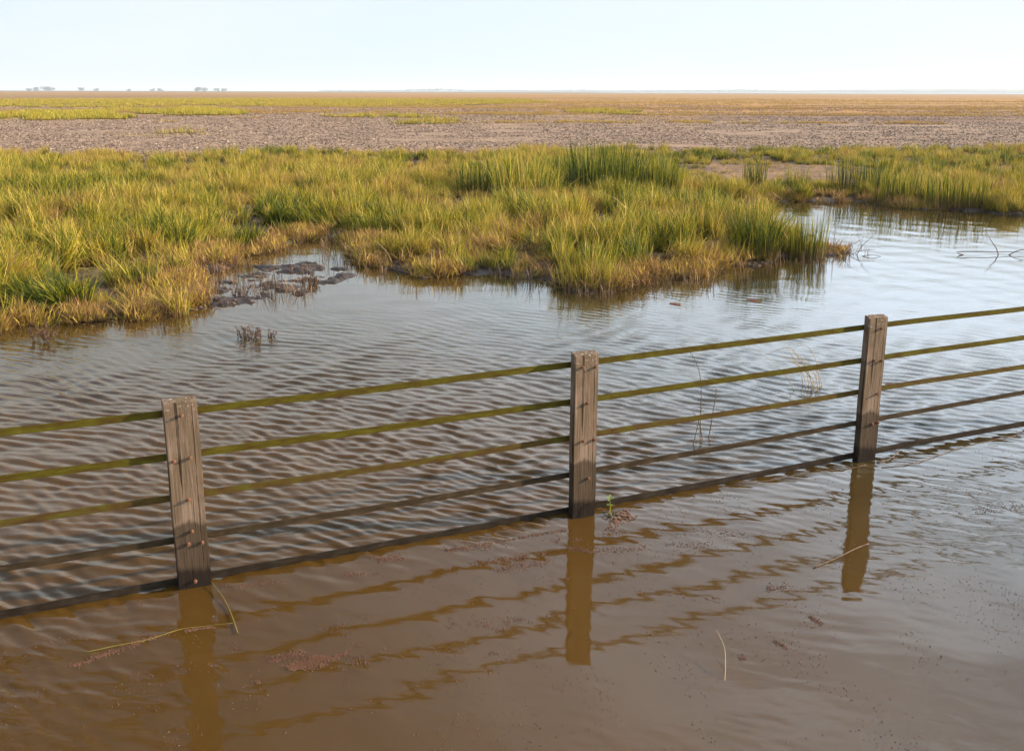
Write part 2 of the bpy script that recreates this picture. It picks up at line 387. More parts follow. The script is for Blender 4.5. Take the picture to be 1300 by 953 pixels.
# ---------------------------------------------------------------- the flood water with real ripples
P1 = np.array(at(247, 748)); P2 = np.array(at(740, 656)); P3 = np.array(at(1099, 583))
fdir = (P3-P1)/np.linalg.norm(P3-P1); fnrm = np.array([fdir[1], -fdir[0]])       # towards the camera
def water_disp(x, y, dr):
    s = (x-P1[0])*fnrm[0]+(y-P1[1])*fnrm[1]                                       # >0 on the near side of the fence
    u = (x-P1[0])*fdir[0]+(y-P1[1])*fdir[1]
    s = s+.05*np.sin(u*2.3)+.04*np.sin(u*5.1+1)
    back = sstep(.10, -.06, s)
    shore = sstep(-.2, -1.6, land_sd(x, y)); shore = np.where(y > 9, shore, 1.0)
    gust = .55+.75*fbm(x, y, 2.6, 3, 80)
    inlet = 1-.8*sstep(3.8, .5, np.hypot(x+2.6, y-15))
    farc = (.95-.68*sstep(8, 14, y))*(.55+.75*sstep(.32, .62, fbm(x*.6+y*.5, y, 3.2, 3, 88)))
    A = back*gust*(.25+.75*shore)*inlet*farc
    right = sstep(1.5, 4.5, x)*sstep(5.2, 6.6, y)                              # ripples creep round the far right post
    left = sstep(-1.0, -3.0, x)
    A = A+(1-back)*(.035+.22*np.exp(-np.maximum(s, 0)/.30)+.30*right*(.2+.9*fbm(x, y, 1.0, 3, 83))+.34*left)
    # swell direction bends a little over the sheet of water
    wx = x+.35*(fbm(x, y, 2.8, 2, 81)-.5)*2; wy = y+.35*(fbm(x, y, 3.1, 2, 82)-.5)*2
    h = np.zeros_like(x); rr = np.random.default_rng(5)
    for i in range(64):
        lam = .062*(.20/.062)**(rr.random()**1.05); a = R(64)+rr.normal()*R(17); k = 2*math.pi/lam
        res = np.clip((lam/dr-2.2)/2.2, 0, 1)
        amp = (lam/.2)**1.1*.00120
        h += amp*res*np.sin(k*(wx*math.cos(a)+wy*math.sin(a))+rr.random()*6.283)
    h2 = np.zeros_like(x)
    for i in range(22):                                                        # slow wobble that bends the reflections
        lam = .25+.7*rr.random(); a = rr.random()*6.283; k = 2*math.pi/lam
        h2 += .00045*(lam/.4)*np.sin(k*(x*math.cos(a)+y*math.sin(a))+rr.random()*6.283)
    # sharpen the crests a little
    h = h*A; h = h+6.0*h*h
    return h+h2*(.35+.65*sstep(0, 1, A)), np.clip(A, 0, 1)
r = geo_r(1.5, 46, 1.0028); th = np.radians(np.arange(-52, 52.01, .12))
wx, wy = fan(r, th); dr = np.maximum(np.hypot(wx, wy)*.0028, .006)
wz, wa = water_disp(wx, wy, dr)
ff, fc = grid_faces(len(r), len(th))
water = tag(mesh_np('water', np.c_[wx, wy, wz], ff, fc, m_water, True, {'rip': wa, 'clear': np.clip(sstep(.2, 3.8, wx+.25*(wy-6)+1.5*(fbm(wx, wy, 2.5, 3, 130)-.5))*.85+.5*sstep(7.5, 12, wy), 0, .9)}), kind='structure')

# ---------------------------------------------------------------- blade generator
def blades(n, rad, h, hv, lean, curl, wid, seg=4, bias=(0, 0), tint=None, tip=.12, ry=None, stiff=0.0):
    """curved tapering leaves, returned as verts, faces, attributes"""
    a = rng.random(n)*6.283; q = np.sqrt(rng.random(n))*rad
    bx = q*np.cos(a); by = q*np.sin(a)*((ry/rad) if ry else 1)
    hh = h*(1+hv*(rng.random(n)*2-1)); la = rng.random(n)*6.283
    lm = lean*np.abs(rng.normal(size=n))
    dx = np.cos(la)*lm+bias[0]+bx/rad*lean*.6; dy = np.sin(la)*lm+bias[1]+by/rad*lean*.6
    cu = curl*rng.random(n)**2; ca = np.arctan2(dy, dx)+rng.normal(size=n)*.5
    fa = rng.random(n)*3.1416; ww = wid*(.6+.8*rng.random(n)); rnd = rng.random(n)
    V = []; HT = []
    for s in range(seg+1):
        t = s/seg
        up = hh*t*(1-cu*.55*t*t); out_ = hh*(t*1.0)
        cx = bx+dx*out_*t**.6+np.cos(ca)*cu*hh*t**2.4; cy = by+dy*out_*t**.6+np.sin(ca)*cu*hh*t**2.4
        cz = up/np.sqrt(1+.5*(dx*dx+dy*dy))
        w_ = ww*.5*(1-(1-tip)*t**1.6)*(1-stiff*0)
        V.append(np.stack([cx-np.cos(fa)*w_, cy-np.sin(fa)*w_, cz], 1)); V.append(np.stack([cx+np.cos(fa)*w_, cy+np.sin(fa)*w_, cz], 1))
        HT += [np.full(n, t)]*2
    V = np.stack(V, 1).reshape(-1, 3); HT = np.stack(HT, 1).ravel(); k = 2*(seg+1)
    base = (np.arange(n)*k)[:, None]
    Fc = np.concatenate([base+np.array([[2*s, 2*s+1, 2*s+3, 2*s+2]]) for s in range(seg)], 1).reshape(-1, 4)
    at_ = {'ht': HT, 'rnd': np.repeat(rnd, k)}
    if tint is not None: at_['tint'] = np.repeat(tint if not np.isscalar(tint) else np.full(n, tint), k)
    return V, Fc, at_
def merge(parts):
    V, Fc, A, o = [], [], {}, 0
    for v, f, a in parts:
        V.append(v); Fc.append(f+o); o += len(v)
        for k in a: A.setdefault(k, []).append(a[k])
    return np.concatenate(V), np.concatenate(Fc), {k: np.concatenate(v) for k, v in A.items()}
def mk(name, parts, mat, **kw):
    V, Fc, A = merge(parts); return mesh_np(name, V, Fc, np.full(len(Fc), 4), mat, False, A, **kw)

# scatter with geometry nodes (stuff only): points carry pick, rotation, scale, tint
def scatter(name, pts, pick, rot, scale, tint, sources, label, cat):
    coll = bpy.data.collections.new(name+'_source')
    for o in sources: coll.objects.link(o)
    me = bpy.data.meshes.new(name); me.vertices.add(len(pts)); me.vertices.foreach_set('co', np.asarray(pts, np.float32).ravel())
    for k, v, t in (('tint', tint, 'FLOAT'), ('sc', scale, 'FLOAT')):
        a = me.attributes.new(k, t, 'POINT'); a.data.foreach_set('value', np.asarray(v, np.float32))
    a = me.attributes.new('pick', 'INT', 'POINT'); a.data.foreach_set('value', np.asarray(pick, np.int32))
    a = me.attributes.new('rot', 'FLOAT_VECTOR', 'POINT'); a.data.foreach_set('vector', np.asarray(rot, np.float32).ravel())
    o = bpy.data.objects.new(name, me); COL.objects.link(o)
    g = bpy.data.node_groups.new(name+'_nodes', 'GeometryNodeTree')
    g.interface.new_socket('Geometry', in_out='INPUT', socket_type='NodeSocketGeometry'); g.interface.new_socket('Geometry', in_out='OUTPUT', socket_type='NodeSocketGeometry')
    A = g.nodes.new; gi = A('NodeGroupInput'); go = A('NodeGroupOutput'); ip = A('GeometryNodeInstanceOnPoints'); ci = A('GeometryNodeCollectionInfo')
    ci.inputs[0].default_value = coll; ci.inputs['Separate Children'].default_value = True; ci.inputs['Reset Children'].default_value = True
    ip.inputs['Pick Instance'].default_value = True
    def na(n_, t): q = A('GeometryNodeInputNamedAttribute'); q.data_type = t; q.inputs[0].default_value = n_; return q.outputs[0]
    e2r = A('FunctionNodeEulerToRotation'); g.links.new(na('rot', 'FLOAT_VECTOR'), e2r.inputs[0])
    g.links.new(gi.outputs[0], ip.inputs['Points']); g.links.new(ci.outputs[0], ip.inputs['Instance']); g.links.new(na('pick', 'INT'), ip.inputs['Instance Index'])
    g.links.new(e2r.outputs[0], ip.inputs['Rotation']); g.links.new(na('sc', 'FLOAT'), ip.inputs['Scale']); g.links.new(ip.outputs[0], go.inputs[0])
    md = o.modifiers.new('scatter', 'NODES'); md.node_group = g
    return tag(o, label, cat, kind='stuff')

# ---------------------------------------------------------------- marsh grass bed
src = []
for i in range(6):      # fresh cord-grass
    src.append(mk('a%d_grass_tuft' % i, [blades(38, .13, .48, .46, .17, .38, .0165, bias=(-.05+.1*random.random(), 0)), blades(16, .16, .28, .5, .5, .6, .013)], m_grass, link=False))
for i in range(3):      # tangled, half dead
    src.append(mk('b%d_grass_tuft' % i, [blades(26, .18, .38, .5, .42, .9, .015), blades(30, .2, .2, .5, .8, .9, .012)], m_grass, link=False))
for i in range(3):      # wide, for the far part of the bed
    src.append(mk('c%d_grass_tuft' % i, [blades(36, .20, .46, .42, .18, .35, .020, seg=3), blades(18, .22, .26, .4, .5, .6, .017, seg=3)], m_grass, link=False))
for i in range(3):      # short stubby dead bases at the water's edge
    src.append(mk('d%d_grass_tuft' % i, [blades(40, .13, .14, .6, .35, .4, .011, seg=3), blades(22, .2, .09, .5, 1.2, .9, .010, seg=3)], m_grass, link=False))
TIP = PX([(925, 300), (1100, 290), (1110, 325), (1020, 345), (925, 350)])
LOWZ = PX([(850, 212), (1120, 212), (1110, 246), (1000, 250), (860, 246)])
def cand(n, y0, y1, xs=.75):
    y = y0+(y1-y0)*rng.random(n*2); x = (rng.random(n*2)*2-1)*(y*xs+3)
    return x, y
BARE = [PX(p) for p in ([(885, 222), (905, 207), (960, 206), (1060, 214), (1075, 226), (1000, 231), (930, 234)], [(1235, 215), (1275, 212), (1290, 220), (1240, 224)],
                        [(145, 250), (230, 255), (215, 268), (150, 265)], [(400, 352), (560, 330), (570, 345), (470, 355)], [(880, 255), (970, 262), (985, 282), (905, 275)],
                        [(95, 378), (235, 372), (250, 400), (110, 408)], [(640, 325), (705, 330), (710, 362), (655, 352)])]
def bed(n, y0, y1, far=False):
    x, y = cand(n, y0, y1)
    # keep density even over the area: accept by width
    keep = rng.random(len(x)) < (y*.75+3)/(y1*.75+3)
    x, y = x[keep], y[keep]
    d = land_sd(x, y); fe = far_edge(x)+(fbm(x, y, 3, 2, 90)-.5)*5
    thin = fbm(x, y, 1.3, 4, 91); big = fbm(x, y, 4.2, 4, 92)
    hum = fbm(x, y, .62, 3, 98); edge = sstep(3.5, .4, d)
    ok = (d > .22) & (y < fe) & (thin > .37) & (hum > .455+.055*edge)
    for P_ in BARE:
        sd_ = poly_sd(P_, x, y); ok &= ~((sd_ > 0) & (rng.random(len(x)) < .42)); ok |= (sd_ > 0) & (d > .1) & (rng.random(len(x)) < .22)
    x, y, d, thin, big, fe, hum = (q[ok] for q in (x, y, d, thin, big, fe, hum))
    m = len(x)
    tint = .475+(big-.5)*.9+(fbm(x, y, .8, 3, 93)-.5)*1.1+rng.normal(size=m)*.11
    sc = (.20+.55*fbm(x, y, 1.6, 3, 94)+1.55*(hum-.22)+(fbm(x, y, 6, 2, 95)-.5)*.5)*(.75+.5*rng.random(m))
    sc *= .80-.20*sstep(26, 40, y)
    sc *= .72+.28*sstep(.2, 1.0, d)
    sc *= 1-.35*sstep(0, -4, y-fe+0)*0
    dry = sstep(.55, .72, fbm(x, y, 1.8, 3, 96))
    tint += dry*.28; sc *= 1-.25*dry
    q_ = poly_sd(LOWZ, x, y) > 0; sc[q_] *= .5
    inb = np.zeros(m, bool)
    for P_ in BARE: inb |= poly_sd(P_, x, y) > 0
    sc[inb] *= .5; tint[inb] += .34
    # the darker, taller stand behind the point
    g = np.exp(-(((x-2.6)/3.2)**2+((y-31)/3.5)**2)); tint -= g*.16; sc *= 1+.3*g
    if far: pick = rng.integers(9, 12, m)
    else: pick = np.where(inb | (dry > .5) & (rng.random(m) < .75) | (rng.random(m) < .18), rng.integers(6, 9, m), rng.integers(0, 6, m))
    return x, y, d, tint, sc, pick
B = [bed(30000, 11, 32), bed(34000, 32, 72, True)]
# dead fringe along the water
x, y = cand(90000, 11, 34); dd = land_sd(x, y); k = (dd > -.05) & (dd < .75); x, y, dd = x[k], y[k], dd[k]
for P_ in BARE:
    q = poly_sd(P_, x, y) < 0; q |= rng.random(len(x)) < .15; x, y, dd = x[q], y[q], dd[q]
k = (fbm(x, y, .5, 3, 97) > .50) & ~((poly_sd(TIP, x, y) > 0) & (rng.random(len(x)) < .85)); x, y, dd = x[k], y[k], dd[k]
B.append((x, y, dd, .95+.2*rng.normal(size=len(x)), .4+1.2*rng.random(len(x))**1.5, rng.integers(12, 15, len(x))))
x, y, d, tint, sc, pick = (np.concatenate([b[i] for b in B]) for i in range(6))
z = ground_h(x, y)-.01
spin = rng.random(len(x))*6.283; phi = fbm(x, y, 1.1, 2, 99)*12.6; mag = .10+.60*sstep(.35, .75, fbm(x, y, .9, 2, 100))
lx = mag*np.cos(phi)-.06+rng.normal(size=len(x))*.1; ly = mag*np.sin(phi)*.7+rng.normal(size=len(x))*.1
rot = np.c_[-(-np.sin(spin)*lx+np.cos(spin)*ly), np.cos(spin)*lx+np.sin(spin)*ly, spin]
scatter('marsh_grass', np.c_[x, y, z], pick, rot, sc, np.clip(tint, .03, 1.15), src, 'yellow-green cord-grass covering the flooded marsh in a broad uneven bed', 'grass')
print('tufts', len(x))

# strips of low grass out on the bare flat
src = [mk('e%d_low_tuft' % i, [blades(30, .6, .42, .4, .25, .3, .05, seg=2)], m_grass, link=False) for i in range(3)]
X_, Y_ = [], []
for P_, dens in zip(PATCH, (3.0, .35, 2.5, 1.2, 1.0, .8, .6, .8)):
    p = np.array(P_); p[:, 0] = np.clip(p[:, 0], -220, 260); lo = p.min(0); hi = np.minimum(p.max(0), [400, 420]); a = (hi-lo).prod(); n_ = int(min(a*dens, 40000))
    qx = lo[0]+rng.random(n_)*(hi-lo)[0]; qy = lo[1]+rng.random(n_)*(hi-lo)[1]
    s_ = poly_sd(P_, qx+(fbm(qx, qy, 9, 3, 61)-.5)*9, qy+(fbm(qx, qy, 14, 3, 62)-.5)*22) > -.5
    s_ &= fbm(qx, qy, 5, 3, 66) > .38
    X_.append(qx[s_]); Y_.append(qy[s_])
NS = sum(map(len, X_))
y = 95*(480/95)**rng.random(60000); x = (rng.random(60000)*2-1)*y*.56
k = fbm(x*.15, y, 20, 4, 142)+.5*(fbm(x, y, 6, 3, 143)-.5) > .60; X_.append(x[k]); Y_.append(y[k])
x = np.concatenate(X_); y = np.concatenate(Y_); rust = np.r_[np.zeros(NS), np.ones(len(x)-NS)]
scatter('strip_grass', np.c_[x, y, ground_h(x, y)-.02], rng.integers(0, 3, len(x)), np.c_[x*0, x*0, rng.random(len(x))*6], (.6+.6*rng.random(len(x)))*(1-.45*rust),
        rust*(.26+.22*fbm(x*.3, y, 30, 2, 144))+.58+.25*(fbm(x, y, 12, 3, 67)-.5)+rng.normal(size=len(x))*.04, src, 'low yellow grass growing in long strips across the bare flat', 'grass')
print('strip', len(x))

# tide debris and stubble on the bare flat
def clod(i):
    bm = bmesh.new(); bmesh.ops.create_icosphere(bm, subdivisions=1, radius=1)
    for v in bm.verts: v.co = Vector((v.co.x*(.8+.5*random.random()), v.co.y*(.5+.4*random.random()), v.co.z*.45*(.6+.8*random.random())))
    me = bpy.data.meshes.new('f%d_clod' % i); bm.to_mesh(me); bm.free(); me.materials.append(m_clod); return bpy.data.objects.new('f%d_clod' % i, me)
src = [clod(i) for i in range(4)]
n_ = 240000; y = 40*(230/40)**(rng.random(n_)**.9); x = (rng.random(n_)*2-1)*(y*.62+4)
k = (y > far_edge(x)-1.5+(fbm(x, y, 3, 2, 90)-.5)*4) & (fbm(x, y, 5, 4, 70) > .33+.16*sstep(90, 220, y))
x, y = x[k], y[k]; n_ = len(x)
scatter('tide_debris', np.c_[x, y, ground_h(x, y)+.0], rng.integers(0, 4, n_), np.c_[rng.normal(size=n_)*.2, rng.normal(size=n_)*.2, rng.random(n_)*6],
        (.016+.048*rng.random(n_)**2.2)*(1+y/130), np.clip(.42+rng.normal(size=n_)*.27, 0, 1), src, 'small clods and dead stubble strewn over the bare pinkish flat', 'debris')
print('debris', n_)

# mud lumps and short dead stems standing in the shallows
src = [clod(i+10) for i in range(3)]
for o_ in src: o_.data.materials[0] = m_stick
x, y = cand(60000, 11.5, 32); dd = land_sd(x, y); k = (np.abs(dd) < .45) & (fbm(x, y, .8, 3, 101) > .5)
mz = poly_sd(MUDZ, x, y) > 0; k |= mz & (ground_h(x, y) > -.012) & (rng.random(len(x)) < .25)
x, y = x[k], y[k]; n_ = len(x)
scatter('mud_lumps', np.c_[x, y, np.maximum(ground_h(x, y), -.02)], rng.integers(0, 3, n_), np.c_[rng.normal(size=n_)*.3, rng.normal(size=n_)*.3, rng.random(n_)*6],
        .009+.038*rng.random(n_)**2.5, rng.random(n_), src, 'dark mud lumps and peat crumbs along the water line', 'mud')
src = [mk('g%d_stubble' % i, [blades(7, .09, .20, .6, .16, .1, .008, seg=2, tip=.6)], m_dead, link=False) for i in range(4)]
x, y = cand(9000, 11.5, 30); dd = land_sd(x, y); k = (dd < .15) & (dd > -.55) & (fbm(x, y, .9, 3, 103) > .52)
k |= (poly_sd(MUDZ, x, y) > -.1) & (fbm(x, y, .7, 3, 104) > .56)
k &= rng.random(len(x)) < .75
x, y = x[k], y[k]; n_ = len(x)
scatter('dead_stubble', np.c_[x, y, x*0-.03], rng.integers(0, 4, n_), np.c_[rng.normal(size=n_)*.12, rng.normal(size=n_)*.12, rng.random(n_)*6],
        .4+.8*rng.random(n_), rng.random(n_)*.5, src, 'short dead grass stems poking from the shallow water by the bank', 'stubble')

# ---------------------------------------------------------------- the fence
def plane_hit(px, py, off):            # fence plane shifted by off along its normal (towards camera)
    r_ = ray(px, py); p0 = P1+fnrm*off; t = ((p0-np.array([0, 0]))@fnrm)/(r_[:2]@fnrm); return np.array([r_[0]*t, r_[1]*t, H+r_[2]*t])
fence = empty('rail_fence', (P1[0], P1[1], 0), 'fence of weathered wooden posts and five flat algae-stained metal rails crossing the flood water', 'fence')
fz = math.atan2(fdir[1], fdir[0])
def post(base, top, w_, d_, yaw, parent):
    bm = bmesh.new(); bmesh.ops.create_cube(bm, size=1)
    hgt = top+.9
    for v in bm.verts:
        v.co.x *= w_; v.co.y *= d_; v.co.z = -.9 if v.co.z < 0 else top+(.012 if v.co.y > 0 else -.004)+random.uniform(-.003, .003)
    bmesh.ops.bevel(bm, geom=list(bm.edges), offset=.005, segments=2, affect='EDGES')
    bmesh.ops.subdivide_edges(bm, edges=[e for e in bm.edges if abs(e.verts[0].co.z-e.verts[1].co.z) > .5], cuts=26)
    for v in bm.verts:
        v.co.x += .0022*math.sin(v.co.z*9+w_*100)*(1 if v.co.x > 0 else .6); v.co.y += .0016*math.sin(v.co.z*13+2)
    o = from_bm('post', bm, m_wood, parent); o.location = (base[0]-P1[0], base[1]-P1[1], 0); o.rotation_euler = (0, 0, yaw)
    return o
# posts are placed so the centre of the foot sits on the measured spot
PW, PD = .185, .066
specs = [(P1, 1.165, .190, fz-R(1)), (P2, 1.178, .182, fz), (P3, 1.195, .182, fz-R(3))]
posts = [post(b+np.array([0, .03]), t_, w_, PD, yw, fence) for b, t_, w_, yw in specs]
posts[0].rotation_euler.y = R(-.35)
step = (P3-P1)/2
for k, t_ in ((-1, 1.17), (-2, 1.16), (3, 1.19), (4, 1.2)):
    post(P1+step*k+np.array([0, .03]), t_, .184, PD, fz+R(random.uniform(-2, 2)), fence)
BOLTS = [[(232.6, 529.5), (222.6, 587.5), (243.5, 583), (241.8, 636), (245.5, 676), (241, 692), (258.6, 690), (249.7, 739)],
         [(739.6, 465.5), (756, 465), (746, 511), (741, 559), (755, 557), (747.5, 606)],
         [(1118.4, 414), (1109.5, 455), (1118.8, 455), (1113.5, 497), (1107, 535), (1115.5, 533)]]
for po, bl, (b_, t_, w_, yw) in zip(posts, BOLTS, specs):
    c0 = np.array([b_[0], b_[1]+.03]); nn = np.array([math.sin(yw), -math.cos(yw)]); dd_ = np.array([math.cos(yw), math.sin(yw)])
    for (px, py) in bl:
        r_ = ray(px, py); p0 = c0+nn*PD/2; t = (p0@nn)/(r_[:2]@nn); hit = np.array([r_[0]*t, r_[1]*t]); zz = H+r_[2]*t
        lx = np.clip((hit-c0)@dd_, -w_/2+.018, w_/2-.018)
        bm = bmesh.new()
        bmesh.ops.create_cone(bm, cap_ends=True, segments=10, radius1=.0085, radius2=.0085, depth=.012, matrix=Matrix.Translation((lx, -PD/2-.004, zz)) @ Matrix.Rotation(R(90), 4, 'X'))
        bmesh.ops.create_cone(bm, cap_ends=True, segments=6, radius1=.0125, radius2=.0105, depth=.009, matrix=Matrix.Translation((lx, -PD/2-.0135, zz)) @ Matrix.Rotation(R(90), 4, 'X') @ Matrix.Rotation(random.random(), 4, 'Z'))
        bmesh.ops.create_cone(bm, cap_ends=True, segments=8, radius1=.0055, radius2=.005, depth=.010, matrix=Matrix.Translation((lx, -PD/2-.021, zz)) @ Matrix.Rotation(R(90), 4, 'X'))
        from_bm('bolt', bm, m_bolt, po)
RAILS = [[(0, 552), (207, 529), (250, 521.5), (450, 499.6), (650, 471.7), (730, 462.3), (765, 457), (1000, 426), (1100, 412.3), (1131, 407.6), (1300, 388.4)],
         [(0, 611), (211, 584), (256, 575.3), (450, 551.4), (650, 520), (728, 510.3), (762, 504.3), (1000, 469), (1097, 454.8), (1128, 449), (1300, 424.6)],
         [(0, 667.8), (216, 635), (259, 627), (450, 601.2), (650, 568), (726, 555.7), (761, 549), (1000, 511), (1094, 494.8), (1124, 487.6), (1300, 461.7)],
         [(0, 724.8), (221, 688), (263, 681), (450, 651), (650, 616), (723, 604), (759, 595.7), (1000, 552), (1090, 534), (1120, 527), (1300, 493.8)],
         [(0, 783.8), (226, 740.4), (269, 730.8), (500, 691), (650, 661), (722, 648.7), (757, 640.3), (1000, 593.3), (1085, 575), (1118, 567), (1300, 534)]]
RL = ['olive green algae covered top rail', 'olive green second rail', 'green and rusty middle rail', 'brownish silt stained fourth rail', 'dark wet bottom rail close to the water']
for k, pts in enumerate(RAILS):
    off = -PD/2+.03*0-.006-.03
    Q = [plane_hit(px, py, off) for px, py in pts]
    u = [(q[:2]-P1)@fdir for q in Q]; z = [q[2] for q in Q]
    print('rail', k, [round(v, 3) for v in z])
    # smooth: line + measured sag
    U = np.linspace(u[0]-4.5, u[-1]+5.5, 90); c = np.polyfit(u, z, 1); res = np.interp(U, u, np.array(z)-np.polyval(c, u)); Z = np.polyval(c, U)+res*.8
    Z = np.convolve(np.pad(Z, 2, 'edge'), np.ones(5)/5, 'valid')
    bm = bmesh.new(); hh = (.042, .042, .040, .038, .046)[k]/2; tt = .005; prev = None
    for uu, zz in zip(U, Z):
        c0 = P1+fdir*uu+fnrm*(off+.0015*math.sin(uu*3+k))-P1
        ring = [bm.verts.new((c0[0]+fnrm[0]*s*tt, c0[1]+fnrm[1]*s*tt, zz+v*hh)) for s, v in ((1, -1), (1, 1), (-1, 1), (-1, -1))]
        if prev: 
            for i in range(4): bm.faces.new((prev[i], prev[(i+1) % 4], ring[(i+1) % 4], ring[i]))
        else: bm.faces.new(ring)
        prev = ring
    bm.faces.new(prev[::-1]); bmesh.ops.recalc_face_normals(bm, faces=bm.faces)
    o = from_bm('rail', bm, (m_rail_g, m_rail_g, m_rail_m, m_rail_d, m_rail_w)[k], fence); o['label'] = RL[k]

# ---------------------------------------------------------------- single plants
def clump(name, px, py, parts, mat, label, cat, zoff=-.02, group=None, flower=None):
    x, y = at(px, py); o = mk(name, parts, mat); z = float(ground_h(np.array([x]), np.array([y]))[0]) if zoff != 'w' else -.01
    o.location = (x, y, max(z, -.03)); return tag(o, label, cat, group)
S = lambda n, a, b: a+(b-a)*rng.random(n)
clump('sedge_clump', 958, 328, [blades(520, .42, .92, .3, .20, .45, .010, tint=S(520, .0, .30), ry=.3), blades(120, .5, .45, .4, .5, .7, .009, tint=S(120, .1, .5), ry=.3)], m_grass_l,
      'tall dark green sedge clump arching at the tip of the grassy point', 'sedge')
clump('sedge_clump', 1022, 326, [blades(260, .36, .74, .25, .07, .1, .010, tint=S(260, .08, .38), ry=.22)], m_grass_l,
      'upright green sedge clump rightmost on the grassy point, next to open water', 'sedge')
clump('reed_clump', 765, 254, [blades(560, 1.05, 1.3, .25, .10, .15, .022, tint=S(560, -.08, .28), ry=.8)], m_grass_l,
      'tallest dark green reed clump in the middle of the marsh', 'reeds')
clump('reed_clump', 826, 252, [blades(420, .9, 1.0, .3, .12, .15, .020, tint=S(420, .05, .40), ry=.7)], m_grass_l,
      'mid green reed clump just right of the tallest dark clump', 'reeds')
clump('reed_clump', 668, 262, [blades(300, .9, 1.2, .35, .22, .25, .018, tint=S(300, .25, .62), ry=.7)], m_grass_l,
      'pale olive leaning reed clump left of the tallest dark clump', 'reeds')
clump('reed_clump', 612, 252, [blades(260, .8, .9, .3, .10, .2, .018, tint=S(260, -.02, .3), ry=.5)], m_grass_l,
      'small dark green reed clump left of the pale leaning reeds', 'reeds')
for px, py, h_, rd, t0, lb in ((1092, 246, .95, 1.0, .05, 'broad green reed clump on the far bank above the right-hand water'),
                              (1140, 256, .85, .7, .15, 'green reed clump on the far bank, right of the broad one'),
                              (955, 245, .95, .35, .1, 'narrow dark green reed tuft left of the far bank mud'),
                              (1010, 247, .7, .35, .25, 'small olive reed tuft beside the straw patch on the far bank'),
                              (1215, 262, .8, .9, .2, 'low olive reed clump on the far bank near the right edge of the view')):
    clump('reed_clump', px, py, [blades(int(300*rd), rd, h_, .3, .09, .15, .018, tint=S(int(300*rd), t0-.1, t0+.35), ry=rd*.5)], m_grass_l, lb, 'reeds')
clump('straw_tuft', 226, 402, [blades(120, .14, .42, .4, .30, .7, .010, tint=S(120, .5, 1.0)), blades(14, .06, .6, .2, .8, .9, .010, tint=S(14, .8, 1.1), bias=(-.4, -.2))], m_grass_l,
      'straw coloured grass tuft with long bent blades standing alone at the left shore', 'grass tuft')
clump('grass_tuft', 748, 366, [blades(260, .55, .5, .35, .24, .5, .009, tint=S(260, .3, .8), ry=.3), blades(200, .6, .25, .5, .9, .9, .009, tint=S(200, .75, 1.1), ry=.3)], m_grass_l,
      'rounded yellow-green grass tuft with dead skirt reaching furthest into the water', 'grass tuft')
# bushy dead plants in the water: stems with many short side twigs
def tube_path(bm, pts, r0, r1, seg=5):
    prev = None; n_ = len(pts)
    for i, p in enumerate(pts):
        p = Vector(p); t = (Vector(pts[min(i+1, n_-1)])-Vector(pts[max(i-1, 0)])).normalized()
        a = t.orthogonal().normalized(); b = t.cross(a); rr_ = r0+(r1-r0)*i/(n_-1)
        ring = [bm.verts.new(p+a*math.cos(6.283*k/seg)*rr_+b*math.sin(6.283*k/seg)*rr_) for k in range(seg)]
        if prev:
            for k in range(seg): bm.faces.new((prev[k], prev[(k+1) % seg], ring[(k+1) % seg], ring[k]))
        else: bm.faces.new(ring[::-1])
        prev = ring
    bm.faces.new(prev)
m_blite = mat_simple('dead_seablite', (.07, .038, .024), (.17, .10, .065), 25)
def bush(px, py, n_, h_, rad, label):
    x, y = at(px, py); bm = bmesh.new()
    for i in range(n_):
        a = random.random()*6.28; q = random.random()*rad; l = h_*random.uniform(.5, 1.1); b = Vector((q*math.cos(a), q*math.sin(a)*.6, -.03)); dr_ = Vector((math.cos(a)*.5*random.random()+random.uniform(-.2, .2), math.sin(a)*.4, 1))
        P_ = [b+dr_*l*t+Vector((random.uniform(-1, 1), random.uniform(-1, 1), 0))*.008 for t in (0, .3, .6, 1)]
        tube_path(bm, P_, .0035, .0015, 4)
        for j in range(14):
            t = random.uniform(.25, 1); p = b+dr_*l*t; v = Vector((random.uniform(-1, 1), random.uniform(-1, 1), random.uniform(.2, 1.2))).normalized()*random.uniform(.015, .045)
            tube_path(bm, [p, p+v], .0045, .002, 4)
    o = from_bm('dead_plant', bm, m_blite); o.location = (x, y, 0); tag(o, label, 'plant')
bush(322, 431, 26, .17, .24, 'bushy brown dead plant standing alone in open water, well out from the left bank')
bush(62, 436, 20, .26, .2, 'straggly brown dead plant at the left shore among fallen stalks')
bush(395, 362, 24, .16, .13, 'brown dead plant on the largest mud patch in the inlet')
bush(300, 378, 16, .15, .2, 'small brown dead plant on mud near the mouth of the inlet')
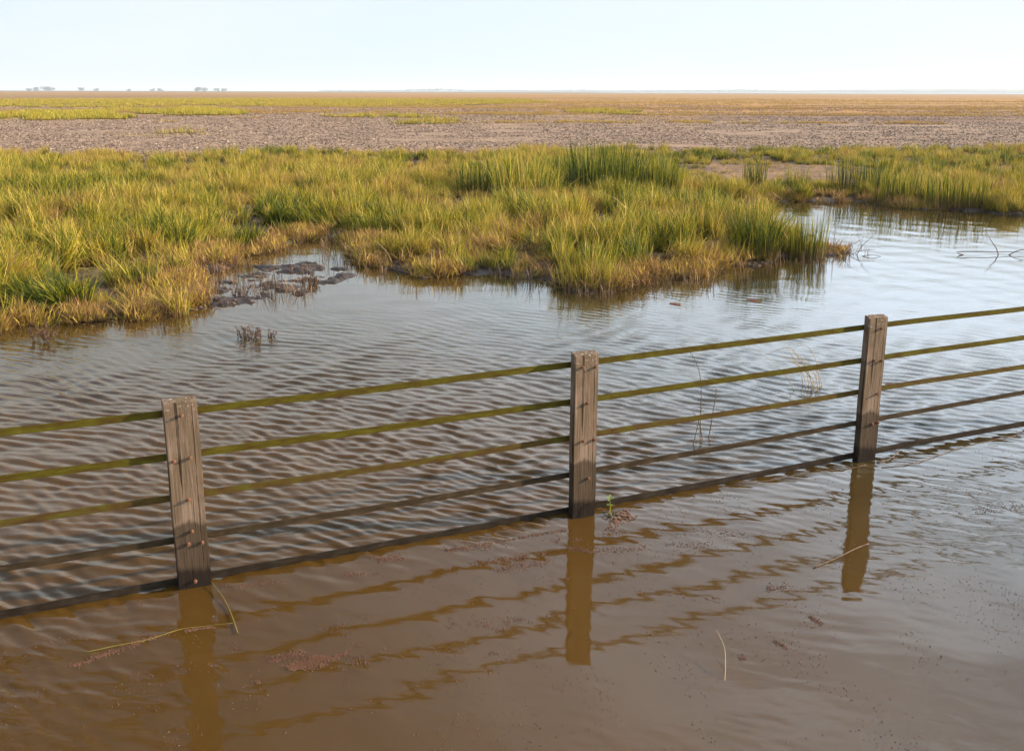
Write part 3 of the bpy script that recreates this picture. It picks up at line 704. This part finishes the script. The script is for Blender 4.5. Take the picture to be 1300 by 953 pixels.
# dry rush clump behind the fence, thin stalks
def stalks(name, px, py, lines, mat, label, cat, r0=.0042, r1=.0015, z0=-.05):
    x, y = at(px, py); bm = bmesh.new()
    for (bx_, by_, pts) in lines:
        b = Vector((bx_, by_, z0)); P_ = [b]+[Vector((bx_+p[0], by_+p[1], p[2])) for p in pts]; 
        # Catmull smoothing
        Q = []
        for i in range(len(P_)-1):
            p0, p1, p2, p3 = P_[max(i-1, 0)], P_[i], P_[i+1], P_[min(i+2, len(P_)-1)]
            for t in (0, .33, .66): Q.append(.5*((2*p1)+(p2-p0)*t+(2*p0-5*p1+4*p2-p3)*t*t+(3*p1-p0-3*p2+p3)*t**3))
        Q.append(P_[-1]); tube_path(bm, Q, r0, r1, 5)
    o = from_bm(name, bm, mat); o.location = (x, y, 0); return tag(o, label, cat)
L_ = []
for i in range(11):
    bx_ = -.02+random.uniform(-.14, .1); by_ = random.uniform(-.12, .12); q = .25+.5*(i/10); hh = random.uniform(.28, .42)
    L_.append((bx_, by_, [(-.04*q*2, .02, hh*.35), (-.14*q*2, .05, hh*.75), (-.24*q*2, .08, hh)]))
L_.append((-.05, 0, [(-.1, 0, .2), (-.24, .02, .38), (-.30, .03, .42), (-.42, .03, .39), (-.52, .03, .34)]))
L_.append((.02, .05, [(-.06, 0, .25), (-.14, .02, .40), (-.22, .03, .43), (-.3, .03, .40)]))
L_.append((-.25, -.05, [(-.1, .05, .12), (-.28, .1, .3), (-.55, .2, .46)]))
stalks('dry_rush', 1042, 491, L_, m_twig_pale, 'clump of pale dry bent rush stalks in the water behind the fence', 'rush')
stalks('reed_stalk', 893, 556, [(-.02, 0, [(-.01, 0, .2), (-.015, 0, .45), (-.05, 0, .64), (-.13, 0, .78), (-.22, 0, .84)]), (.05, .03, [(.03, 0, .22), (.05, 0, .44), (.02, 0, .45), (-.02, 0, .46)]),
       (.0, -.03, [(-.04, 0, .14), (-.10, 0, .26)]), (-.12, -.15, [(.04, 0, .16), (.07, 0, .34)])], m_stick, 'thin dark reed stalks rising alone from the ripples between middle and right posts', 'reed', .0045, .002)
stalks('fallen_stalk', 1268, 320, [(0, 0, [(-.06, .02, .12), (-.16, .05, .26), (-.22, .05, .36)]), (-.5, 0, [(-.3, 0, .05), (.1, 0, .06), (.6, .05, .05), (1.1, .05, .04)]), (.1, 0, [(.3, 0, .1), (.8, .1, .02)])], m_stick,
       'broken stalk lying in open water near the right edge beyond the fence', 'stalk', .011, .004)
stalks('broken_stems', 1088, 322, [(-.3, 0, [(.1, 0, .14), (.35, 0, .3)]), (-.2, 0, [(.2, 0, .08), (.55, .1, .1)]), (0, .1, [(.1, 0, .16), (.3, 0, .36)]), (-.1, 0, [(.3, -.1, .03), (.5, -.1, .0)]), (-.4, .1, [(-.02, 0, .3), (0, 0, .5)])], m_stick,
       'dark broken stems leaning over the water off the tip of the point', 'stems', .008, .003)
stalks('straw_stalks', 500, 338, [(0, 0, [(-.1, 0, .2), (-.3, 0, .42)]), (.1, 0, [(.06, 0, .3), (.2, 0, .5)]), (-.1, 0, [(-.25, 0, .18), (-.5, 0, .2)])], m_twig_pale, 'bent straw stalks at the water edge by the middle of the bank', 'stalks', .007, .003)
# things afloat near the camera
def floater(name, pix, mat, label, cat, r0, r1, zs=None):
    bm = bmesh.new(); P_ = [Vector((*at(*p), .004 if zs is None else zs[i])) for i, p in enumerate(pix)]; c = P_[0].copy(); c.z = 0
    Q = []
    for i in range(len(P_)-1):
        p0, p1, p2, p3 = P_[max(i-1, 0)], P_[i], P_[i+1], P_[min(i+2, len(P_)-1)]
        for t in (0, .25, .5, .75): Q.append(.5*((2*p1)+(p2-p0)*t+(2*p0-5*p1+4*p2-p3)*t*t+(3*p1-p0-3*p2+p3)*t**3)-c)
    Q.append(P_[-1]-c); tube_path(bm, Q, r0, r1, 6); o = from_bm(name, bm, mat, smooth=True); o.location = c; return tag(o, label, cat)
floater('floating_reed', [(110, 832), (150, 823), (190, 815), (230, 802), (258, 798), (300, 793)], m_floatblade, 'long yellow reed blade floating below the left post', 'reed blade', .0030, .0014)
floater('floating_reed', [(270, 744), (285, 762), (296, 783), (304, 806)], m_floatblade, 'short curved green-yellow blade floating at the foot of the left post', 'reed blade', .0018, .0032, [.02, .012, .006, .006])
floater('twig', [(1034, 719), (1060, 708), (1088, 694), (1104, 688)], m_stick, 'grey twig floating across the reflection of the right post', 'twig', .003, .005)
floater('twig', [(1115, 585), (1132, 580), (1146, 567)], m_stick, 'dark twig floating beside the foot of the right post', 'twig', .006, .004, [.005, .01, .02])
floater('floating_reed', [(958, 612), (985, 607), (1020, 600), (1080, 592), (1100, 588)], m_stick, 'long thin brown stalk afloat under the bottom rail left of the right post', 'reed stalk', .003, .0025)
floater('floating_reed', [(1120, 591), (1160, 586), (1200, 572), (1240, 560), (1290, 550)], m_stick, 'thin brown stalk floating under the bottom rail right of the right post', 'reed stalk', .003, .0025)
floater('bent_stem', [(922, 868), (923, 850), (921, 832), (911, 817)], m_twig_pale, 'single pale stem with a bent tip rising at the bottom of the view', 'stem', .002, .0014, [-.02, .03, .06, .09])
floater('twig', [(345, 682), (365, 678), (383, 673)], m_stick, 'short dark twig floating between the left and middle posts', 'twig', .0025, .002)
# sprout on a lump of mud beside the middle post
sx, sy = at(777, 655)
sp = empty('sprout', (sx, sy, 0), 'small bright green sprout on a dark clump beside the foot of the middle post', 'plant')
bm = bmesh.new(); tube_path(bm, [(0, 0, -.01), (-.006, 0, .05), (-.01, 0, .10), (-.012, 0, .13)], .004, .002, 6); from_bm('stem', bm, m_sprout, sp)
for a, z_, l in ((.3, .13, .045), (2.4, .13, .045), (4.2, .125, .04), (1.4, .14, .05), (3.4, .09, .03), (.2, .085, .03)):
    bm = bmesh.new(); dv = Vector((math.cos(a), math.sin(a), .55)).normalized(); sd_ = Vector((-math.sin(a), math.cos(a), 0)); b = Vector((-.01, 0, z_)); pr = None
    for t in (0, .25, .5, .75, 1):
        c = b+dv*l*t-Vector((0, 0, .012))*t*t; w_ = .010*math.sin(math.pi*min(t*.9+.08, 1)); q = (bm.verts.new(c-sd_*w_), bm.verts.new(c+Vector((0, 0, -.002))), bm.verts.new(c+sd_*w_))
        if pr: bm.faces.new((pr[0], pr[1], q[1], q[0])); bm.faces.new((pr[1], pr[2], q[2], q[1]))
        pr = q
    from_bm('leaf', bm, m_sprout, sp, True)
bm = bmesh.new()
for i in range(16):
    a = random.random()*6.28; l = random.uniform(.03, .10); p = Vector((.03+random.uniform(-.03, .05), random.uniform(-.03, .03), 0)); tube_path(bm, [p, p+Vector((math.cos(a)*l*.5, math.sin(a)*l*.5, .02)), p+Vector((math.cos(a)*l, math.sin(a)*l, .004))], .006, .003, 5)
o = from_bm('root_clump', bm, m_stick); o.parent = sp

# floating weed: thousands of crumbs
def weed(name, spots, base_n, mat, label, sz=(.0022, .0065)):
    X_, Y_ = [], []
    for (px0, py0, px1, py1, wd, n_) in spots:
        a = np.array(at(px0, py0)); b = np.array(at(px1, py1)); t = rng.random(n_)[:, None]; p = a+(b-a)*t+rng.normal(size=(n_, 2))*wd*(.4+.9*vnoise(t[:, 0]*6, t[:, 0]*0, 3))[:, None]
        k = fbm(p[:, 0], p[:, 1], .16, 4, 110) > .50; X_.append(p[k, 0]); Y_.append(p[k, 1])
    y = 3.9+rng.random(base_n)*4.2; x = (rng.random(base_n)*2-1)*(y*.58+.3)
    k = (((x-P1[0])*fnrm[0]+(y-P1[1])*fnrm[1]) > .05) & (fbm(x, y, .22, 4, 111)+.35*(fbm(x, y, .9, 3, 112)-.5) > .565); X_.append(x[k]); Y_.append(y[k])
    x = np.concatenate(X_); y = np.concatenate(Y_); n_ = len(x); K = 6
    s = sz[0]+(sz[1]-sz[0])*rng.random(n_)**2; ph = rng.random(n_)*6.28; V = np.zeros((n_, K+1, 3))
    for k in range(K):
        rr_ = s*(.5+.8*rng.random(n_)); V[:, k, 0] = x+np.cos(ph+k*6.283/K)*rr_; V[:, k, 1] = y+np.sin(ph+k*6.283/K)*rr_; V[:, k, 2] = -.001
    V[:, K] = np.c_[x, y, .0015+s*.55]
    V[:, :, 2] += water_disp(x, y, np.full(n_, .015))[0][:, None]+.0006
    b = (np.arange(n_)*(K+1))[:, None, None]; T = np.array([[k, (k+1) % K, K] for k in range(K)])[None]
    fa = (b+T).reshape(-1, 3); print(name, n_)
    return tag(mesh_np(name, V.reshape(-1, 3), fa, np.full(len(fa), 3), mat, False), label, 'water weed', kind='stuff')
weed('floating_weed', [(335, 865, 470, 812, .055, 8000), (90, 850, 230, 800, .03, 700), (560, 845, 650, 825, .05, 500), (270, 752, 480, 722, .02, 500), (480, 715, 720, 672, .02, 900), (345, 840, 380, 830, .03, 500), (0, 830, 60, 850, .05, 400), (1180, 650, 1290, 640, .06, 400), (900, 760, 1010, 740, .05, 500), (430, 800, 460, 850, .06, 500), (235, 803, 300, 793, .012, 700), (380, 735, 480, 728, .05, 350), (470, 712, 640, 690, .05, 900), (600, 720, 700, 700, .05, 700),
                       (520, 745, 700, 712, .05, 900), (690, 690, 800, 672, .05, 700), (760, 700, 900, 690, .07, 500), (640, 790, 720, 775, .05, 300), (700, 690, 760, 700, .03, 500), (560, 790, 640, 800, .08, 400),
                       (780, 715, 800, 725, .04, 150), (830, 842, 880, 848, .03, 300), (985, 812, 1000, 820, .02, 120), (1030, 780, 1045, 790, .02, 140), (940, 830, 960, 845, .03, 140), (1080, 845, 1095, 850, .02, 100),
                       (1030, 620, 1060, 625, .04, 120), (840, 670, 1000, 680, .08, 400), (1215, 735, 1235, 740, .03, 60)], 14000, m_weed, 'pinkish brown weed crumbs drifting in patches on the calm water in front of the fence')
# pink leafy mat by the middle post and small red scraps further out
def mat_patch(name, pts, n_, sz, mat, label, cat, thick=.004):
    bm = bmesh.new(); c = Vector((*at(*pts[0]), 0))
    for i in range(n_):
        k = random.randrange(len(pts)-1); t = random.random(); px_ = pts[k][0]+(pts[k+1][0]-pts[k][0])*t; py_ = pts[k][1]+(pts[k+1][1]-pts[k][1])*t
        p = Vector((*at(px_, py_), .003+random.random()*thick))-c+Vector((random.gauss(0, sz), random.gauss(0, sz), 0)); m_ = 7; s = sz*random.uniform(.25, .8); ph = random.random()*6
        ring = [bm.verts.new(p+Vector((math.cos(ph+6.283*j/m_)*s*random.uniform(.4, 1.1), math.sin(ph+6.283*j/m_)*s*.6*random.uniform(.4, 1.1), -.004))) for j in range(m_)]; t_ = bm.verts.new(p+Vector((0, 0, .004)))
        for j in range(m_): bm.faces.new((ring[j], ring[(j+1) % m_], t_))
    o = from_bm(name, bm, mat); o.location = c; return tag(o, label, cat)
mat_patch('leaf_mat', [(782, 662), (800, 655), (795, 648), (775, 672)], 130, .022, m_red, 'reddish pink mat of sodden leaves beside the middle post and its sprout', 'leaves')
mat_patch('floating_scrap', [(853, 384), (861, 386)], 220, .022, m_red, 'reddish floating scrap in open water left of the other, below the grassy point', 'debris')
mat_patch('floating_scrap', [(953, 378), (960, 382)], 240, .022, m_red, 'reddish floating scrap of twigs right of the other, below the tip of the grassy point', 'debris')
mat_patch('floating_scrap', [(1128, 485), (1140, 487)], 260, .018, m_red, 'reddish brown debris caught behind the middle rail right of the right post', 'debris')

# ---------------------------------------------------------------- far trees
def tree(px, w_px, h_px, D, label, group='trees on the horizon'):
    x = (px-650)/F*D; s = D/F; hh = h_px*s; ww = w_px*s
    t = empty('tree', (x, D, 0), label, 'tree', group)
    bm = bmesh.new(); tube_path(bm, [(0, 0, -.2), (.1, 0, hh*.3), (0, .1, hh*.6)], hh*.035, hh*.015, 6)
    for a in range(4): tube_path(bm, [(0, 0, hh*.3), (math.cos(a*1.6)*ww*.25, math.sin(a*1.6)*ww*.25, hh*.6)], hh*.014, hh*.006, 5)
    from_bm('trunk', bm, m_bark, t)
    bm = bmesh.new(); lobes = [(random.uniform(-.35, .35)*ww, random.uniform(-.3, .3)*ww, random.uniform(.18, .8)*hh, random.uniform(.12, .24)*ww) for _ in range(9)]
    for i in range(520):
        lx, ly, lz, lr = random.choice(lobes); v = Vector((random.gauss(0, 1), random.gauss(0, 1), random.gauss(0, .8))).normalized()*lr*random.uniform(.6, 1.1)
        c = Vector((lx, ly, lz))+v; c.z = min(c.z, hh); a, b = Vector((random.gauss(0, 1), random.gauss(0, 1), random.gauss(0, 1))).normalized()*hh*.12, Vector((random.gauss(0, 1), random.gauss(0, 1), random.gauss(0, 1))).normalized()*hh*.12
        bm.faces.new([bm.verts.new(c+a), bm.verts.new(c+b), bm.verts.new(c-a)])
    from_bm('crown', bm, m_fol, t)
LT = [(54, 8, 3.5, 'leftmost tree of the hazy row on the horizon'), (63, 10, 4.5, 'second tree from the left in the hazy horizon row'), (73, 12, 5.0, 'tallest tree of the joined clump at the left of the horizon'),
      (80, 10, 4.3, 'tree at the right end of the joined clump on the left horizon'), (118, 8, 4.5, 'lone tree right of the joined clump on the left horizon'),
      (136, 8, 3.2, 'low tree on the horizon right of the lone one'), (176, 6, 2.6, 'smallest isolated tree on the left horizon'), (205, 8, 3.2, 'left one of two small trees midway along the left horizon'),
      (215, 8, 3.6, 'right one of two small trees midway along the left horizon'), (262, 10, 5, 'tall hazy tree left in the second clump on the horizon'), (270, 9, 4.3, 'tree second from left in the second horizon clump'),
      (284, 9, 3.6, 'tree second from right in the second horizon clump'), (294, 8, 3.6, 'tree at the right end of the second horizon clump')]
for px, a, b, lb in LT: tree(px, a, b, 4200+random.uniform(-150, 150), lb)
# continuous far wood from the centre to the right
n_ = 26000; t = rng.random(n_)**.8; x = -1350+t*6600; y = 7250+rng.random(n_)*120
env = (8+20*fbm(x, x*0, 260, 4, 120)**1.2)*(.45+.55*sstep(-1350, -200, x)); zz = env*rng.random(n_)+prof[0, 0]*0
env_k = 1
a = rng.normal(size=(n_, 3))*[6, 3, 1.6]; b = rng.normal(size=(n_, 3))*[6, 3, 1.6]; c = np.c_[x, y, zz]
V = np.stack([c+a, c+b, c-a], 1).reshape(-1, 3)
V[:, 2] = np.maximum(V[:, 2], -.3)
tag(mesh_np('far_wood', V, np.arange(n_*3).reshape(-1, 3), np.full(n_, 3), m_fol, False), 'long low blue-grey line of woodland along the far horizon', 'woodland', kind='stuff')

# ---------------------------------------------------------------- the air
bm = bmesh.new(); bmesh.ops.create_cube(bm, size=1)
for v in bm.verts: v.co = Vector((v.co.x*26000, -3000 if v.co.y < 0 else 14500, -1.5 if v.co.z < 0 else 70.0))
hz = bpy.data.materials.new('pale_air'); hz.use_nodes = True; t_ = hz.node_tree; t_.nodes.clear()
vo = t_.nodes.new('ShaderNodeVolumePrincipled'); vo.inputs['Color'].default_value = (.86, .94, 1.0, 1); vo.inputs['Density'].default_value = .00014; vo.inputs['Anisotropy'].default_value = 0.1
om = t_.nodes.new('ShaderNodeOutputMaterial'); t_.links.new(vo.outputs[0], om.inputs['Volume'])
tag(from_bm('haze', bm, hz), 'thin pale blue haze over the far flats', 'haze', kind='stuff')
